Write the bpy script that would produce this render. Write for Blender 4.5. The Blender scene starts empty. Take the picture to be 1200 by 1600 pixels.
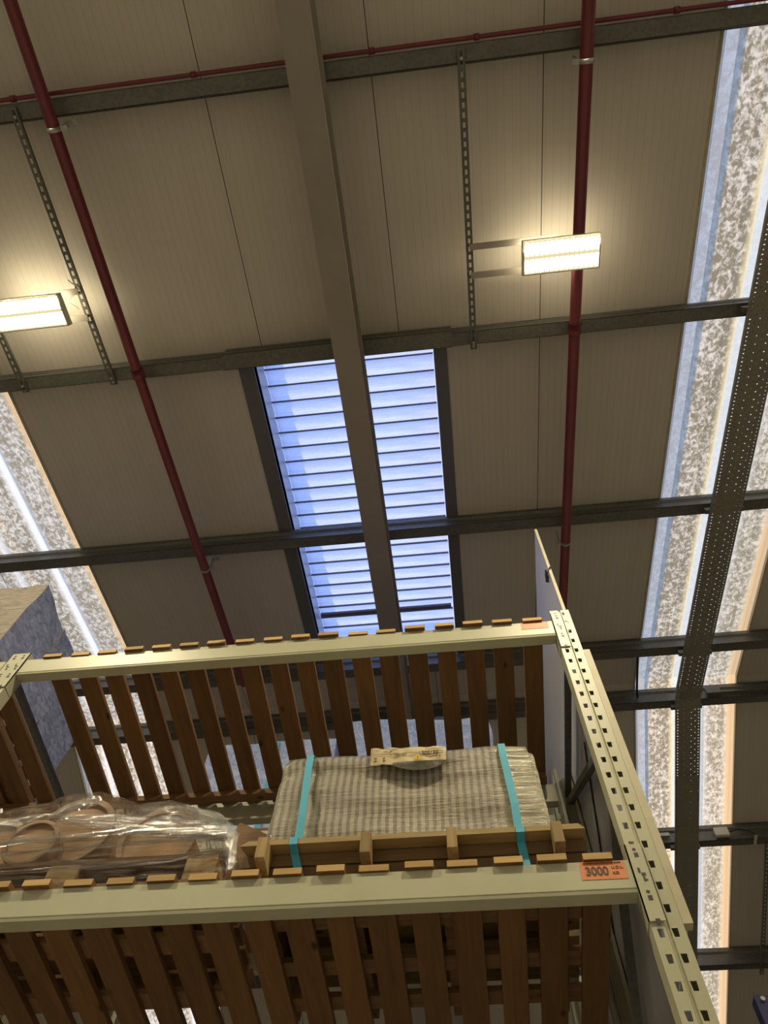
import bpy, math, random
from mathutils import Vector, Matrix
random.seed(7)
S = bpy.context.scene
COL = S.collection
Z0 = 1.6                      # eye height: every z below is measured from the eye and lifted by this

# ------------------------------------------------------------------ camera
cam_data = bpy.data.cameras.new('camera')
cam = bpy.data.objects.new('camera', cam_data); COL.objects.link(cam)
cam_data.sensor_fit = 'VERTICAL'; cam_data.sensor_height = 36.0
cam_data.lens = 36.0 * 1144.9 / 1600.0
cam_data.clip_start = 0.02; cam_data.clip_end = 200
Rm = Matrix(((0.9935625648757794, 0.08626254554632626, 0.07343268009015114),
             (0.1090224961485551, -0.9042366882024211, -0.4128802575108865),
             (0.030784421431834366, 0.418228149392871, -0.907820210423034)))
Rm = Rm.to_quaternion().normalized().to_matrix().to_4x4()
Rm.translation = Vector((0, 0, Z0)); cam.matrix_world = Rm
S.camera = cam
# ------------------------------------------------------------------ world, sun, exposure
S.view_settings.view_transform = 'Standard'; S.view_settings.look = 'None'
S.view_settings.gamma = 1; S.view_settings.use_curve_mapping = False
S.view_settings.exposure = 0.0
w = bpy.data.worlds.new('sky'); S.world = w; w.use_nodes = True
bg = w.node_tree.nodes['Background']
bg.inputs[0].default_value = (0.42, 0.58, 1.0, 1); bg.inputs[1].default_value = 1.7
sd = bpy.data.lights.new('sun', 'SUN'); sd.energy = 3.3; sd.angle = 0.02; sd.color = (1.0, .80, .52)
so = bpy.data.objects.new('sun', sd); COL.objects.link(so)
so.rotation_euler = (math.radians(-38), math.radians(-42), 0)
LAMP_W = 105.0; LAMP_COL = (1.0, .86, .56); UP_W = 3.2

# ------------------------------------------------------------------ node helpers
def mat(name, color=(.5,.5,.5), rough=.5, metal=0.0):
    m = bpy.data.materials.new(name); m.use_nodes = True
    b = m.node_tree.nodes['Principled BSDF']
    b.inputs['Base Color'].default_value = (*color, 1); b.inputs['Roughness'].default_value = rough
    b.inputs['Metallic'].default_value = metal
    return m
def nd(m, t, **kw):
    n = m.node_tree.nodes.new(t)
    for k, v in kw.items(): setattr(n, k, v)
    return n
def ln(m, a, b): m.node_tree.links.new(a, b)
def coords(m, scale=(1,1,1), kind='Object'):
    tc = nd(m, 'ShaderNodeTexCoord'); mp = nd(m, 'ShaderNodeMapping')
    mp.inputs['Scale'].default_value = scale
    ln(m, tc.outputs[kind], mp.inputs['Vector']); return mp.outputs[0]
def noise(m, vec, scale=5, detail=4, rough=.55, dist=0):
    n = nd(m, 'ShaderNodeTexNoise'); n.inputs['Scale'].default_value = scale
    n.inputs['Detail'].default_value = detail; n.inputs['Roughness'].default_value = rough
    n.inputs['Distortion'].default_value = dist; ln(m, vec, n.inputs['Vector']); return n.outputs['Fac']
def ramp(m, fac, stops):
    r = nd(m, 'ShaderNodeValToRGB'); el = r.color_ramp.elements
    el[0].position = stops[0][0]; el[0].color = (*stops[0][1], 1)
    el[1].position = stops[-1][0]; el[1].color = (*stops[-1][1], 1)
    for p, c in stops[1:-1]:
        e = el.new(p); e.color = (*c, 1)
    ln(m, fac, r.inputs[0]); return r.outputs[0]
def math_(m, op, a, b=None, clamp=False):
    n = nd(m, 'ShaderNodeMath', operation=op, use_clamp=clamp)
    for i, v in enumerate((a, b)):
        if v is None: continue
        if isinstance(v, (int, float)): n.inputs[i].default_value = v
        else: ln(m, v, n.inputs[i])
    return n.outputs[0]
def mixc(m, fac, a, b, mode='MIX'):
    n = nd(m, 'ShaderNodeMix', data_type='RGBA', blend_type=mode)
    for s, v in ((n.inputs[0], fac), (n.inputs[6], a), (n.inputs[7], b)):
        if isinstance(v, (int, float)): s.default_value = v
        elif isinstance(v, tuple): s.default_value = (*v, 1)
        else: ln(m, v, s)
    return n.outputs[2]
def bump(m, h, strength=.3, dist=.01):
    b = nd(m, 'ShaderNodeBump'); b.inputs['Strength'].default_value = strength; b.inputs['Distance'].default_value = dist
    ln(m, h, b.inputs['Height']); ln(m, b.outputs[0], m.node_tree.nodes['Principled BSDF'].inputs['Normal']); return b.outputs[0]
def base(m, c): ln(m, c, m.node_tree.nodes['Principled BSDF'].inputs['Base Color'])
def pset(m, k, v):
    m.node_tree.nodes['Principled BSDF'].inputs[k].default_value = v

# ------------------------------------------------------------------ materials
def m_panel():
    m = mat('coated_roof_panel', (.43,.385,.325), .55)
    v = coords(m); s = nd(m, 'ShaderNodeSeparateXYZ'); ln(m, v, s.inputs[0])
    x = s.outputs[0]
    fr = math_(m, 'FRACT', math_(m, 'MULTIPLY', x, 1/.05))
    rib = math_(m, 'LESS_THAN', fr, .09)
    n1 = noise(m, coords(m, (1, .12, .12)), 9, 3)
    c = mixc(m, n1, (.62,.57,.50), (.70,.65,.58))
    c = mixc(m, math_(m, 'MULTIPLY', rib, .35), c, (.48,.43,.36))
    # overlapped joint every metre, a thin seam of sealant
    fj = math_(m, 'FRACT', math_(m, 'ADD', math_(m, 'MULTIPLY', x, 1/1.003), .171+.0))
    seam = math_(m, 'LESS_THAN', fj, .006)
    c = mixc(m, seam, c, (.10,.085,.07)); base(m, c)
    h = math_(m, 'ADD', math_(m, 'MULTIPLY', rib, -1.0), math_(m, 'MULTIPLY', n1, .3))
    bump(m, h, .25, .002); return m
M = {}
M['panel'] = m_panel()
def m_galv(name, a, b, rough=.5, metal=.35):
    m = mat(name, a, rough, metal)
    vo = nd(m, 'ShaderNodeTexVoronoi'); vo.inputs['Scale'].default_value = 45; ln(m, coords(m), vo.inputs['Vector'])
    n1 = noise(m, coords(m, (.35, 1, 1)), 6, 5)
    f = math_(m, 'ADD', math_(m, 'MULTIPLY', vo.outputs['Distance'], .6), math_(m, 'MULTIPLY', n1, .7), True)
    base(m, mixc(m, f, a, b)); bump(m, n1, .08, .003); return m
M['galv'] = m_galv('galvanised_steel', (.085,.085,.075), (.19,.19,.17))
M['galv_lt'] = m_galv('bright_galvanised_steel', (.30,.31,.30), (.50,.51,.49), .4, .5)
M['tray'] = m_galv('dull_galvanised_tray', (.24,.225,.175), (.32,.30,.24), .55, .1)
def m_paint(name, c, c2, rough=.4, sc=3):
    m = mat(name, c, rough); n1 = noise(m, coords(m), sc, 6, .6)
    base(m, ramp(m, n1, [(.35, c2), (.62, c)])); bump(m, noise(m, coords(m), 60, 2), .05, .001); return m
M['rafter'] = m_paint('beige_painted_rafter', (.36,.325,.28), (.33,.295,.255), .5)
M['red'] = m_paint('red_pipe_paint', (.20,.028,.040), (.16,.022,.032), .35)
def m_rack():
    m = mat('cream_rack_enamel', (.52,.51,.36), .42)
    n1 = noise(m, coords(m), 2.5, 6, .6)
    c = ramp(m, n1, [(.3, (.46,.455,.315)), (.6, (.54,.53,.38))])
    sc = noise(m, coords(m, (3, 40, 40)), 4, 8, .8, .6)
    c = mixc(m, ramp(m, sc, [(.68, (0,0,0)), (.72, (1,1,1))]), c, (.27,.25,.18))
    n3 = noise(m, coords(m), 55, 2); c = mixc(m, ramp(m, n3, [(.79,(0,0,0)),(.81,(1,1,1))]), c, (.05,.045,.04))
    base(m, c); bump(m, n1, .05, .002); return m
M['rack'] = m_rack()
def m_wood(name, a, b, dark, axis='Y', rough=.75):
    m = mat(name, a, rough)
    oi = nd(m, 'ShaderNodeObjectInfo')
    sc = {'Y': (1, .07, 1), 'X': (.07, 1, 1), 'Z': (1, 1, .07)}[axis]
    tc = nd(m, 'ShaderNodeTexCoord'); ad = nd(m, 'ShaderNodeVectorMath', operation='ADD')
    sclr = nd(m, 'ShaderNodeVectorMath', operation='SCALE'); sclr.inputs[0].default_value = (17, 9, 5)
    ln(m, oi.outputs['Random'], sclr.inputs['Scale'])
    ln(m, tc.outputs['Object'], ad.inputs[0]); ln(m, sclr.outputs[0], ad.inputs[1])
    mp = nd(m, 'ShaderNodeMapping'); mp.inputs['Scale'].default_value = sc; ln(m, ad.outputs[0], mp.inputs[0])
    n1 = noise(m, mp.outputs[0], 38, 6, .65, .8)
    n2 = noise(m, mp.outputs[0], 12, 3, .5, 1.5)
    c = mixc(m, ramp(m, n1, [(.35,(0,0,0)),(.65,(1,1,1))]), a, b)
    c = mixc(m, ramp(m, n2, [(.55,(0,0,0)),(.75,(.55,.55,.55))]), c, dark)
    mk = nd(m, 'ShaderNodeMapping'); ks = {'Y': (1, .5, 1), 'X': (.5, 1, 1), 'Z': (1, 1, .5)}[axis]
    mk.inputs['Scale'].default_value = ks; ln(m, ad.outputs[0], mk.inputs[0])
    vo = nd(m, 'ShaderNodeTexVoronoi'); vo.inputs['Scale'].default_value = 8; ln(m, mk.outputs[0], vo.inputs['Vector'])
    c = mixc(m, ramp(m, vo.outputs['Distance'], [(.05,(1,1,1)),(.12,(0,0,0))]), c, tuple(x*.45 for x in dark))
    hv = nd(m, 'ShaderNodeHueSaturation'); ln(m, c, hv.inputs['Color'])
    ln(m, math_(m, 'ADD', math_(m, 'MULTIPLY', oi.outputs['Random'], .4), .8), hv.inputs['Value'])
    base(m, hv.outputs[0]); bump(m, n1, .3, .003); return m
M['slat'] = m_wood('pine_slat_wood', (.23,.115,.040), (.175,.085,.028), (.11,.048,.015), 'Y')
M['slat_end'] = m_wood('lit_slat_end_grain', (.62,.41,.17), (.52,.33,.125), (.36,.21,.08), 'X')  # paler end grain, with the lamplight on the ends put into the colour
M['fascia'] = m_wood('shaded_pallet_fascia', (.22,.14,.062), (.16,.10,.042), (.10,.06,.025), 'X')  # pallet wood darkened: shadow of the deck overhang is in the colour
M['batten'] = m_wood('pine_batten_wood', (.30,.17,.08), (.23,.125,.055), (.16,.075,.028), 'X')
M['pallet'] = m_wood('pale_pallet_wood', (.46,.34,.16), (.35,.25,.11), (.19,.11,.05), 'X')
M['cleat'] = m_wood('pallet_cleat_wood', (.44,.31,.14), (.33,.22,.095), (.18,.10,.04), 'Z')
M['oldwood'] = m_wood('brown_pallet_wood', (.28,.16,.075), (.20,.11,.05), (.12,.06,.025), 'X')
M['card'] = m_paint('tan_cardboard', (.46,.28,.135), (.40,.235,.11), .7, 8)
M['card_edge'] = m_paint('drum_rim_cardboard', (.36,.225,.125), (.30,.185,.10), .6, 8)
M['orange'] = m_paint('orange_label_paper', (.80,.27,.10), (.72,.24,.09), .5, 20)
M['black'] = mat('black_ink', (.02,.02,.02), .5)
M['ink'] = mat('brown_ink', (.10,.055,.03), .6)
M['dark'] = mat('dark_steel', (.03,.03,.03), .5)
M['white_board'] = m_paint('white_board', (.66,.66,.68), (.60,.60,.63), .38, 2)
M['board_edge'] = m_paint('cream_board_edge', (.58,.53,.38), (.50,.45,.31), .5, 9)
M['louvre_frame'] = mat('vent_flashing', (.16,.16,.17), .5, .1)
M['reveal'] = mat('white_vent_upstand', (.7,.72,.75), .35, .2)
M['concrete'] = m_paint('grey_concrete_floor', (.38,.36,.33), (.33,.31,.285), .6, 1)
M['wall'] = m_paint('wall_cladding', (.40,.37,.33), (.36,.33,.29), .6, 1)
M['bluepaint'] = m_paint('blue_rack_paint', (.012,.02,.13), (.01,.016,.10), .4, 4)
M['lampbody'] = mat('lamp_housing', (.72,.70,.60), .4)
M['yellow'] = mat('warning_yellow', (.8,.52,.04), .5)
M['labelpaper'] = m_paint('cream_label_paper', (.66,.55,.33), (.60,.49,.28), .5, 30)
M['strap'] = None
def m_emit(name, c, s):
    m = bpy.data.materials.new(name); m.use_nodes = True; nt = m.node_tree; nt.nodes.clear()
    e = nt.nodes.new('ShaderNodeEmission'); e.inputs[0].default_value = (*c, 1); e.inputs[1].default_value = s
    o = nt.nodes.new('ShaderNodeOutputMaterial'); nt.links.new(e.outputs[0], o.inputs[0]); return m
M['led'] = m_emit('lit_led_strip', (1, .93, .70), 9.0)
M['led_dim'] = m_emit('lit_lens_between_strips', (1, .84, .46), .85)
def m_strap():
    m = mat('blue_webbing', (.05,.38,.55), .55)
    v = coords(m); s = nd(m, 'ShaderNodeSeparateXYZ'); ln(m, v, s.inputs[0])
    wv = math_(m, 'SINE', math_(m, 'MULTIPLY', s.outputs[2], 900)); wx = math_(m, 'SINE', math_(m, 'MULTIPLY', s.outputs[0], 900))
    h = math_(m, 'MULTIPLY', wv, wx)
    base(m, mixc(m, math_(m, 'ADD', math_(m, 'MULTIPLY', h, .5), .5), (.05,.35,.55), (.12,.60,.82))); bump(m, h, .4, .001); return m
M['strap'] = m_strap()
def m_skylight(name, zs, bs):
    m = bpy.data.materials.new(name); m.use_nodes = True; nt = m.node_tree
    p = nt.nodes['Principled BSDF']
    v = coords(m); s = nd(m, 'ShaderNodeSeparateXYZ'); ln(m, v, s.inputs[0]); x = s.outputs[0]
    a = noise(m, coords(m, (1, .8, 1)), 26, 5, .62, .4)
    b = noise(m, coords(m, (1, .6, 1)), 70, 4, .6)
    big = noise(m, coords(m, (1, .25, 1)), 4, 3)
    f = math_(m, 'ADD', math_(m, 'MULTIPLY', a, .6), math_(m, 'ADD', math_(m, 'MULTIPLY', b, .25), math_(m, 'MULTIPLY', big, .15)))
    grime = ramp(m, f, [(.46,(.9,.9,.9)), (.50,(.6,.6,.6)), (.57,(.12,.12,.12)), (.64,(0,0,0))])
    # algae and dirt sit in the flat pans, the raised ribs stay washed clean
    zone = ramp(m, x, zs)
    d = math_(m, 'MULTIPLY', grime, zone)
    body = ramp(m, x, [(p_, (c_[0]*.97, c_[1]*.87, c_[2]*.70)) for p_, c_ in bs])
    c = mixc(m, d, body, (.24,.175,.085))
    t = nd(m, 'ShaderNodeBsdfTranslucent'); ln(m, c, t.inputs[0])
    g = nd(m, 'ShaderNodeBsdfDiffuse'); ln(m, c, g.inputs[0])
    mx = nd(m, 'ShaderNodeMixShader'); mx.inputs[0].default_value = .15
    ln(m, t.outputs[0], mx.inputs[1]); ln(m, g.outputs[0], mx.inputs[2])
    ln(m, mx.outputs[0], nt.nodes['Material Output'].inputs[0]); nt.nodes.remove(p); return m
def g_(v): return (v, v, v)
M['sky_a'] = m_skylight('weathered_translucent_sheet', [(0,g_(0)), (.05,g_(.35)), (.13,g_(.45)), (.16,g_(1)), (.34,g_(1)), (.38,g_(.15)), (.70,g_(.15)), (.76,g_(.9)), (.90,g_(.9)), (.95,g_(.1)), (1,g_(0))],
    [(0,(.72,.68,.62)), (.03,(.66,.66,.66)), (.05,(.48,.51,.56)), (.12,(.54,.58,.62)), (.16,(.88,.79,.66)), (.33,(.88,.78,.62)), (.37,(.90,.78,.48)), (.41,(.80,.82,.78)), (.60,(.82,.83,.78)), (.72,(.84,.80,.70)), (.78,(.88,.80,.64)), (.93,(.88,.76,.56)), (.96,(.80,.52,.24)), (1,(.82,.66,.44))])
M['sky_b'] = m_skylight('streaked_translucent_sheet', [(0,g_(0)), (.06,g_(.7)), (.22,g_(1)), (.30,g_(.1)), (.36,g_(.9)), (.56,g_(1)), (.62,g_(.05)), (.68,g_(.05)), (.74,g_(.9)), (.92,g_(.9)), (.97,g_(.1)), (1,g_(0))],
    [(0,(.8,.72,.6)), (.05,(.80,.75,.66)), (.26,(.85,.80,.70)), (.30,(1,.98,.92)), (.36,(.82,.77,.68)), (.58,(.84,.78,.66)), (.63,(1,.99,.95)), (.66,(1,.98,.92)), (.72,(.80,.76,.70)), (.92,(.86,.80,.68)), (.965,(.80,.56,.30)), (1,(.82,.66,.44))])
def m_blade():
    m = bpy.data.materials.new('frosted_louvre_blade'); m.use_nodes = True; nt = m.node_tree
    p = nt.nodes['Principled BSDF']
    n1 = noise(m, coords(m, (.25, 3, 1)), 12, 4); n2 = noise(m, coords(m), 60, 3)
    f = math_(m, 'ADD', math_(m, 'MULTIPLY', n1, .7), math_(m, 'MULTIPLY', n2, .3))
    c = ramp(m, f, [(.35,(.44,.47,.66)), (.6,(.60,.61,.78))])
    t = nd(m, 'ShaderNodeBsdfTranslucent'); ln(m, c, t.inputs[0])
    g = nd(m, 'ShaderNodeBsdfGlossy'); g.inputs['Roughness'].default_value = .35
    tr = nd(m, 'ShaderNodeBsdfTransparent'); tr.inputs[0].default_value = (.9,.94,1,1)
    m1 = nd(m, 'ShaderNodeMixShader'); m1.inputs[0].default_value = .10; ln(m, t.outputs[0], m1.inputs[1]); ln(m, g.outputs[0], m1.inputs[2])
    m2 = nd(m, 'ShaderNodeMixShader'); m2.inputs[0].default_value = .10; ln(m, m1.outputs[0], m2.inputs[1]); ln(m, tr.outputs[0], m2.inputs[2])
    ln(m, m2.outputs[0], nt.nodes['Material Output'].inputs[0]); nt.nodes.remove(p); return m
M['blade'] = m_blade()
def m_wrap(name, a, b, vec_scale, st=.6, rough=.25):
    m = mat(name, a, rough)
    pset(m, 'Coat Weight', .6); pset(m, 'Coat Roughness', .18)
    n1 = noise(m, coords(m, vec_scale), 9, 6, .7, 1.2); n2 = noise(m, coords(m), 3, 3)
    base(m, mixc(m, ramp(m, n1, [(.38,(0,0,0)),(.62,(1,1,1))]), a, b))
    nrm = bump(m, math_(m, 'ADD', n1, math_(m, 'MULTIPLY', n2, .8)), st, .012)
    ln(m, nrm, m.node_tree.nodes['Principled BSDF'].inputs['Coat Normal'])
    return m
M['wrap_tan'] = m_wrap('film_wrapped_brown_carton', (.20,.17,.12), (.40,.34,.25), (1.2, 1, 7), .9)
M['wrap_blue'] = m_wrap('blue_lit_carton_wrap', (.24,.29,.46), (.52,.58,.80), (1, 1.5, 3), .8, .2)  # blue of the vent light on the film is put into the colour
M['wrap_print'] = m_wrap('vent_lit_blue_pack_film', (.28,.38,.70), (.52,.62,.92), (2.5, 1, 2), .7, .2)  # blue film, made bluer in colour for the light from the vent
M['wrap_grey'] = m_wrap('crumpled_grey_film', (.30,.29,.24), (.50,.48,.40), (3, 3, 5), .9)
def m_boxfront():
    m = mat('film_wrapped_striped_pack', (.4,.38,.3), .3)
    pset(m, 'Coat Weight', .8); pset(m, 'Coat Roughness', .16)
    v = coords(m); s = nd(m, 'ShaderNodeSeparateXYZ'); ln(m, v, s.inputs[0]); x, z = s.outputs[0], s.outputs[2]
    wob = noise(m, coords(m, (1, 1, 4)), 5, 3)
    xs = math_(m, 'ADD', math_(m, 'MULTIPLY', x, 1/.0285), math_(m, 'MULTIPLY', wob, .35))
    st = math_(m, 'ADD', math_(m, 'MULTIPLY', math_(m, 'SINE', math_(m, 'MULTIPLY', xs, 6.2832)), .5), .5)
    st = ramp(m, st, [(.3,(0,0,0)), (.6,(1,1,1))])
    fine = math_(m, 'ADD', math_(m, 'MULTIPLY', math_(m, 'SINE', math_(m, 'MULTIPLY', z, 520)), .5), .5)
    edge = ramp(m, x, [(.86, (1,1,1)), (.875, (0,0,0))])       # plain film to the right of the strap
    c = mixc(m, st, (.13,.11,.075), (.33,.30,.205))
    c = mixc(m, math_(m, 'MULTIPLY', fine, .18), c, (.5,.46,.34))
    pl = mixc(m, ramp(m, noise(m, coords(m, (1, 1, 12)), 8, 5, .7), [(.4,(0,0,0)),(.6,(1,1,1))]), (.22,.19,.12), (.62,.58,.40))
    c = mixc(m, edge, pl, c)
    hz = noise(m, coords(m, (.6, 1, 9)), 6, 6, .75, .7)
    c = mixc(m, ramp(m, hz, [(.54,(0,0,0)),(.70,(.5,.5,.5))]), c, (.50,.47,.37)); base(m, c)
    nrm = bump(m, math_(m, 'ADD', hz, math_(m, 'MULTIPLY', noise(m, coords(m), 4, 3), .6)), .7, .008)
    ln(m, nrm, m.node_tree.nodes['Principled BSDF'].inputs['Coat Normal']); return m
M['boxfront'] = m_boxfront()
def m_film(name, milky, vs, strand=False):
    m = bpy.data.materials.new(name); m.use_nodes = True; nt = m.node_tree
    nt.nodes.remove(nt.nodes['Principled BSDF'])
    n1 = noise(m, coords(m, vs, 'UV' if strand else 'Object'), 10, 6, .75, .6); n2 = noise(m, coords(m), 6, 3)
    bp = nd(m, 'ShaderNodeBump'); bp.inputs['Strength'].default_value = .9; bp.inputs['Distance'].default_value = .01
    ln(m, math_(m, 'ADD', n1, math_(m, 'MULTIPLY', n2, .7)), bp.inputs['Height'])
    tr = nd(m, 'ShaderNodeBsdfTransparent'); g = nd(m, 'ShaderNodeBsdfGlossy'); g.inputs['Roughness'].default_value = .13
    d = nd(m, 'ShaderNodeBsdfDiffuse'); d.inputs[0].default_value = (.88,.85,.74,1)
    ln(m, bp.outputs[0], g.inputs['Normal']); ln(m, bp.outputs[0], d.inputs['Normal'])
    st = ramp(m, n1, [(.47, (0,0,0)), (.60, (.6,.6,.6)), (.70, (1,1,1))])
    m1 = nd(m, 'ShaderNodeMixShader'); ln(m, math_(m, 'MULTIPLY', st, milky), m1.inputs[0])
    ln(m, tr.outputs[0], m1.inputs[1]); ln(m, d.outputs[0], m1.inputs[2])
    fr = nd(m, 'ShaderNodeFresnel'); fr.inputs[0].default_value = 1.45; ln(m, bp.outputs[0], fr.inputs['Normal'])
    gl = math_(m, 'MULTIPLY', fr.outputs[0], math_(m, 'ADD', math_(m, 'MULTIPLY', st, 1.2), .35), True)
    m2 = nd(m, 'ShaderNodeMixShader'); ln(m, gl, m2.inputs[0])
    ln(m, m1.outputs[0], m2.inputs[1]); ln(m, g.outputs[0], m2.inputs[2])
    ln(m, m2.outputs[0], nt.nodes['Material Output'].inputs[0]); return m
M['film'] = m_film('clear_stretch_film', .22, (.8, 1, 9))
M['strand'] = m_film('gathered_stretch_film', 1.0, (.35, 3.2, 1), True)  # gathered film, its bright highlights put into the pale streak colour

# ------------------------------------------------------------------ mesh helpers
WORLD = {}                    # object -> world origin
def V(*a): return Vector(a)
class MB:
    def __init__(s): s.v = []; s.f = []; s.mi = []; s.uv = None
    def quad(s, a, b, c, d, mi=0):
        n = len(s.v); s.v += [Vector(a), Vector(b), Vector(c), Vector(d)]; s.f.append((n, n+1, n+2, n+3)); s.mi.append(mi); return s
    def hexa(s, p, mi=0):     # p: 8 points, bottom 4 ccw then top 4
        n = len(s.v); s.v += [Vector(q) for q in p]
        for f in ((3,2,1,0),(4,5,6,7),(0,1,5,4),(1,2,6,5),(2,3,7,6),(3,0,4,7)):
            s.f.append(tuple(n+i for i in f)); s.mi.append(mi)
        return s
    def box(s, x0, x1, y0, y1, z0, z1, mi=0):
        return s.hexa([(x0,y0,z0),(x1,y0,z0),(x1,y1,z0),(x0,y1,z0),(x0,y0,z1),(x1,y0,z1),(x1,y1,z1),(x0,y1,z1)], mi)
    def bar(s, a, b, w, h, up=(0,0,1), mi=0):   # rectangular bar from a to b
        a = Vector(a); b = Vector(b); d = (b-a).normalized(); r = d.cross(Vector(up)).normalized(); u = r.cross(d)
        r = r*w/2; u = u*h/2
        return s.hexa([a-r-u, b-r-u, b+r-u, a+r-u, a-r+u, b-r+u, b+r+u, a+r+u], mi)
    def tube(s, pts, r, n=12, cap=True, mi=0):
        pts = [Vector(p) for p in pts]; base_ = len(s.v); m = len(pts)
        for i, p in enumerate(pts):
            d = (pts[min(i+1,m-1)] - pts[max(i-1,0)]).normalized()
            h = Vector((0,0,1)) if abs(d.z) < .9 else Vector((1,0,0))
            a = d.cross(h).normalized(); b = d.cross(a)
            rr = r[i] if isinstance(r, (list, tuple)) else r
            for k in range(n):
                t = 2*math.pi*k/n; s.v.append(p + (a*math.cos(t) + b*math.sin(t))*rr)
        for i in range(m-1):
            for k in range(n):
                s.f.append((base_+i*n+k, base_+i*n+(k+1)%n, base_+(i+1)*n+(k+1)%n, base_+(i+1)*n+k)); s.mi.append(mi)
        if cap:
            s.f.append(tuple(base_+k for k in range(n))); s.mi.append(mi)
            s.f.append(tuple(base_+(m-1)*n+n-1-k for k in range(n))); s.mi.append(mi)
        return s
    def sheet(s, prof, a, b, th, mi=0):  # thin-walled profile swept: prof in a plane given by functions
        pass
    def build(s, name, m, parent=None, origin=None, smooth=False, bevel=0):
        if origin is None:
            xs = [q.x for q in s.v]; ys = [q.y for q in s.v]; zs = [q.z for q in s.v]
            origin = Vector(((min(xs)+max(xs))/2, (min(ys)+max(ys))/2, min(zs)))
        else: origin = Vector(origin)
        me = bpy.data.meshes.new(name)
        me.from_pydata([tuple(q-origin) for q in s.v], [], s.f)
        ms = m if isinstance(m, list) else [m]
        for q in ms: me.materials.append(q)
        for p, i in zip(me.polygons, s.mi):
            p.material_index = i; p.use_smooth = smooth
        if s.uv:
            l = me.uv_layers.new(name='uv')
            for lp in me.loops: l.data[lp.index].uv = s.uv[lp.vertex_index]
        me.update()
        o = bpy.data.objects.new(name, me); COL.objects.link(o)
        place(o, origin, parent)
        if bevel:
            b = o.modifiers.new('bevel', 'BEVEL'); b.width = bevel; b.segments = 2; b.limit_method = 'ANGLE'
        return o
def place(o, origin, parent=None):
    WORLD[o.name] = Vector(origin)
    if parent: o.parent = parent; o.location = Vector(origin) - WORLD[parent.name]
    else: o.location = Vector(origin) + Vector((0,0,Z0))
def tag(o, label=None, cat=None, group=None, kind=None):
    if label: o['label'] = label
    if cat: o['category'] = cat
    if group: o['group'] = group
    if kind: o['kind'] = kind
    return o
def thing(name, label, cat, loc, group=None):
    o = bpy.data.objects.new(name, None); COL.objects.link(o); o.empty_display_size = .05
    place(o, loc); return tag(o, label, cat, group)
def struct(o): o['kind'] = 'structure'; return o
def text(body, size, origin, xdir, up, m, name, parent, depth=.0006, bold=0.0, sx=1.0):
    c = bpy.data.curves.new(name, 'FONT'); c.body = body; c.size = size; c.extrude = depth; c.offset = bold
    t = bpy.data.objects.new('tmp', c); COL.objects.link(t)
    bpy.context.view_layer.update()
    me = bpy.data.meshes.new_from_object(t.evaluated_get(bpy.context.evaluated_depsgraph_get()))
    bpy.data.objects.remove(t); bpy.data.curves.remove(c)
    X = Vector(xdir).normalized(); U = Vector(up).normalized(); N = X.cross(U)
    me.transform(Matrix.Scale(sx, 4, (1,0,0)))
    me.transform(Matrix((X, U, N)).transposed().to_4x4())
    me.materials.clear(); me.materials.append(m); me.name = name
    o = bpy.data.objects.new(name, me); COL.objects.link(o); place(o, origin, parent); return o

# ------------------------------------------------------------------ roof geometry
T1 = math.tan(0.209513); T2 = math.tan(0.157226); YR = 4.962; H = 5.1; ZR = H + YR*T1
def zr(y, off=0.0): return (H + y*T1 if y <= YR else ZR - (y-YR)*T2) - off
N1 = Vector((0, -T1, 1)).normalized(); N2 = Vector((0, T2, 1)).normalized()
XL, XRW, YF, YB = -16.0, 14.0, -13.0, 20.0
FL = -Z0
sky_x = [(1.845, 2.86), (-4.175, -3.16), (7.865, 8.88), (-10.195, -9.18)]  # last two lie out of view, added at the same spacing for light
VX0, VX1, VY0, VY1 = -1.265, .068, 1.12, 4.33
# ceiling: insulated panels between the rooflights, 80 mm thick
c = MB()
cuts = sorted(sky_x); xs = [XL]
for a, b in cuts: xs += [a, b]
xs.append(XRW)
def slab(x0, x1, y0, y1):
    c.hexa([(x0,y0,zr(y0)),(x1,y0,zr(y0)),(x1,y1,zr(y1)),(x0,y1,zr(y1)),(x0,y0,zr(y0)+.08),(x1,y0,zr(y0)+.08),(x1,y1,zr(y1)+.08),(x0,y1,zr(y1)+.08)])
for i in range(0, len(xs), 2):
    x0, x1 = xs[i], xs[i+1]
    if x0 < VX0 < x1:
        slab(x0, VX0, YF, YR); slab(VX1, x1, YF, YR); slab(VX0, VX1, YF, VY0); slab(VX0, VX1, VY1, YR)
    else: slab(x0, x1, YF, YR)
    for (a, b) in ((YR, YB),):
        n = len(c.v)
        c.hexa([(x0,a,zr(a)),(x1,a,zr(a)),(x1,b,zr(b)),(x0,b,zr(b)),(x0,a,zr(a)+.08),(x1,a,zr(a)+.08),(x1,b,zr(b)+.08),(x0,b,zr(b)+.08)])
struct(c.build('ceiling', M['panel'], origin=(0,0,H)))
struct(MB().box(XL-.2, XRW+.2, YF-.2, YB+.2, FL-.2, FL).build('floor', M['concrete'], origin=(0,0,FL)))
def wall(name, x0, x1, y0, y1, top):
    b = MB(); ys = sorted({y0, y1} | ({YR} if y0 < YR < y1 else set()))
    for a, d in zip(ys, ys[1:]):
        b.hexa([(x0,a,FL),(x1,a,FL),(x1,d,FL),(x0,d,FL),(x0,a,top(a)),(x1,a,top(a)),(x1,d,top(d)),(x0,d,top(d))])
    return struct(b.build(name, M['wall']))
wall('wall_left', XL-.2, XL, YF, YB, lambda y: zr(y)+.08)
wall('wall_right', XRW, XRW+.2, YF, YB, lambda y: zr(y)+.08)
wall('wall_front', XL, XRW, YF-.2, YF, lambda y: zr(YF)+.08)
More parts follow.
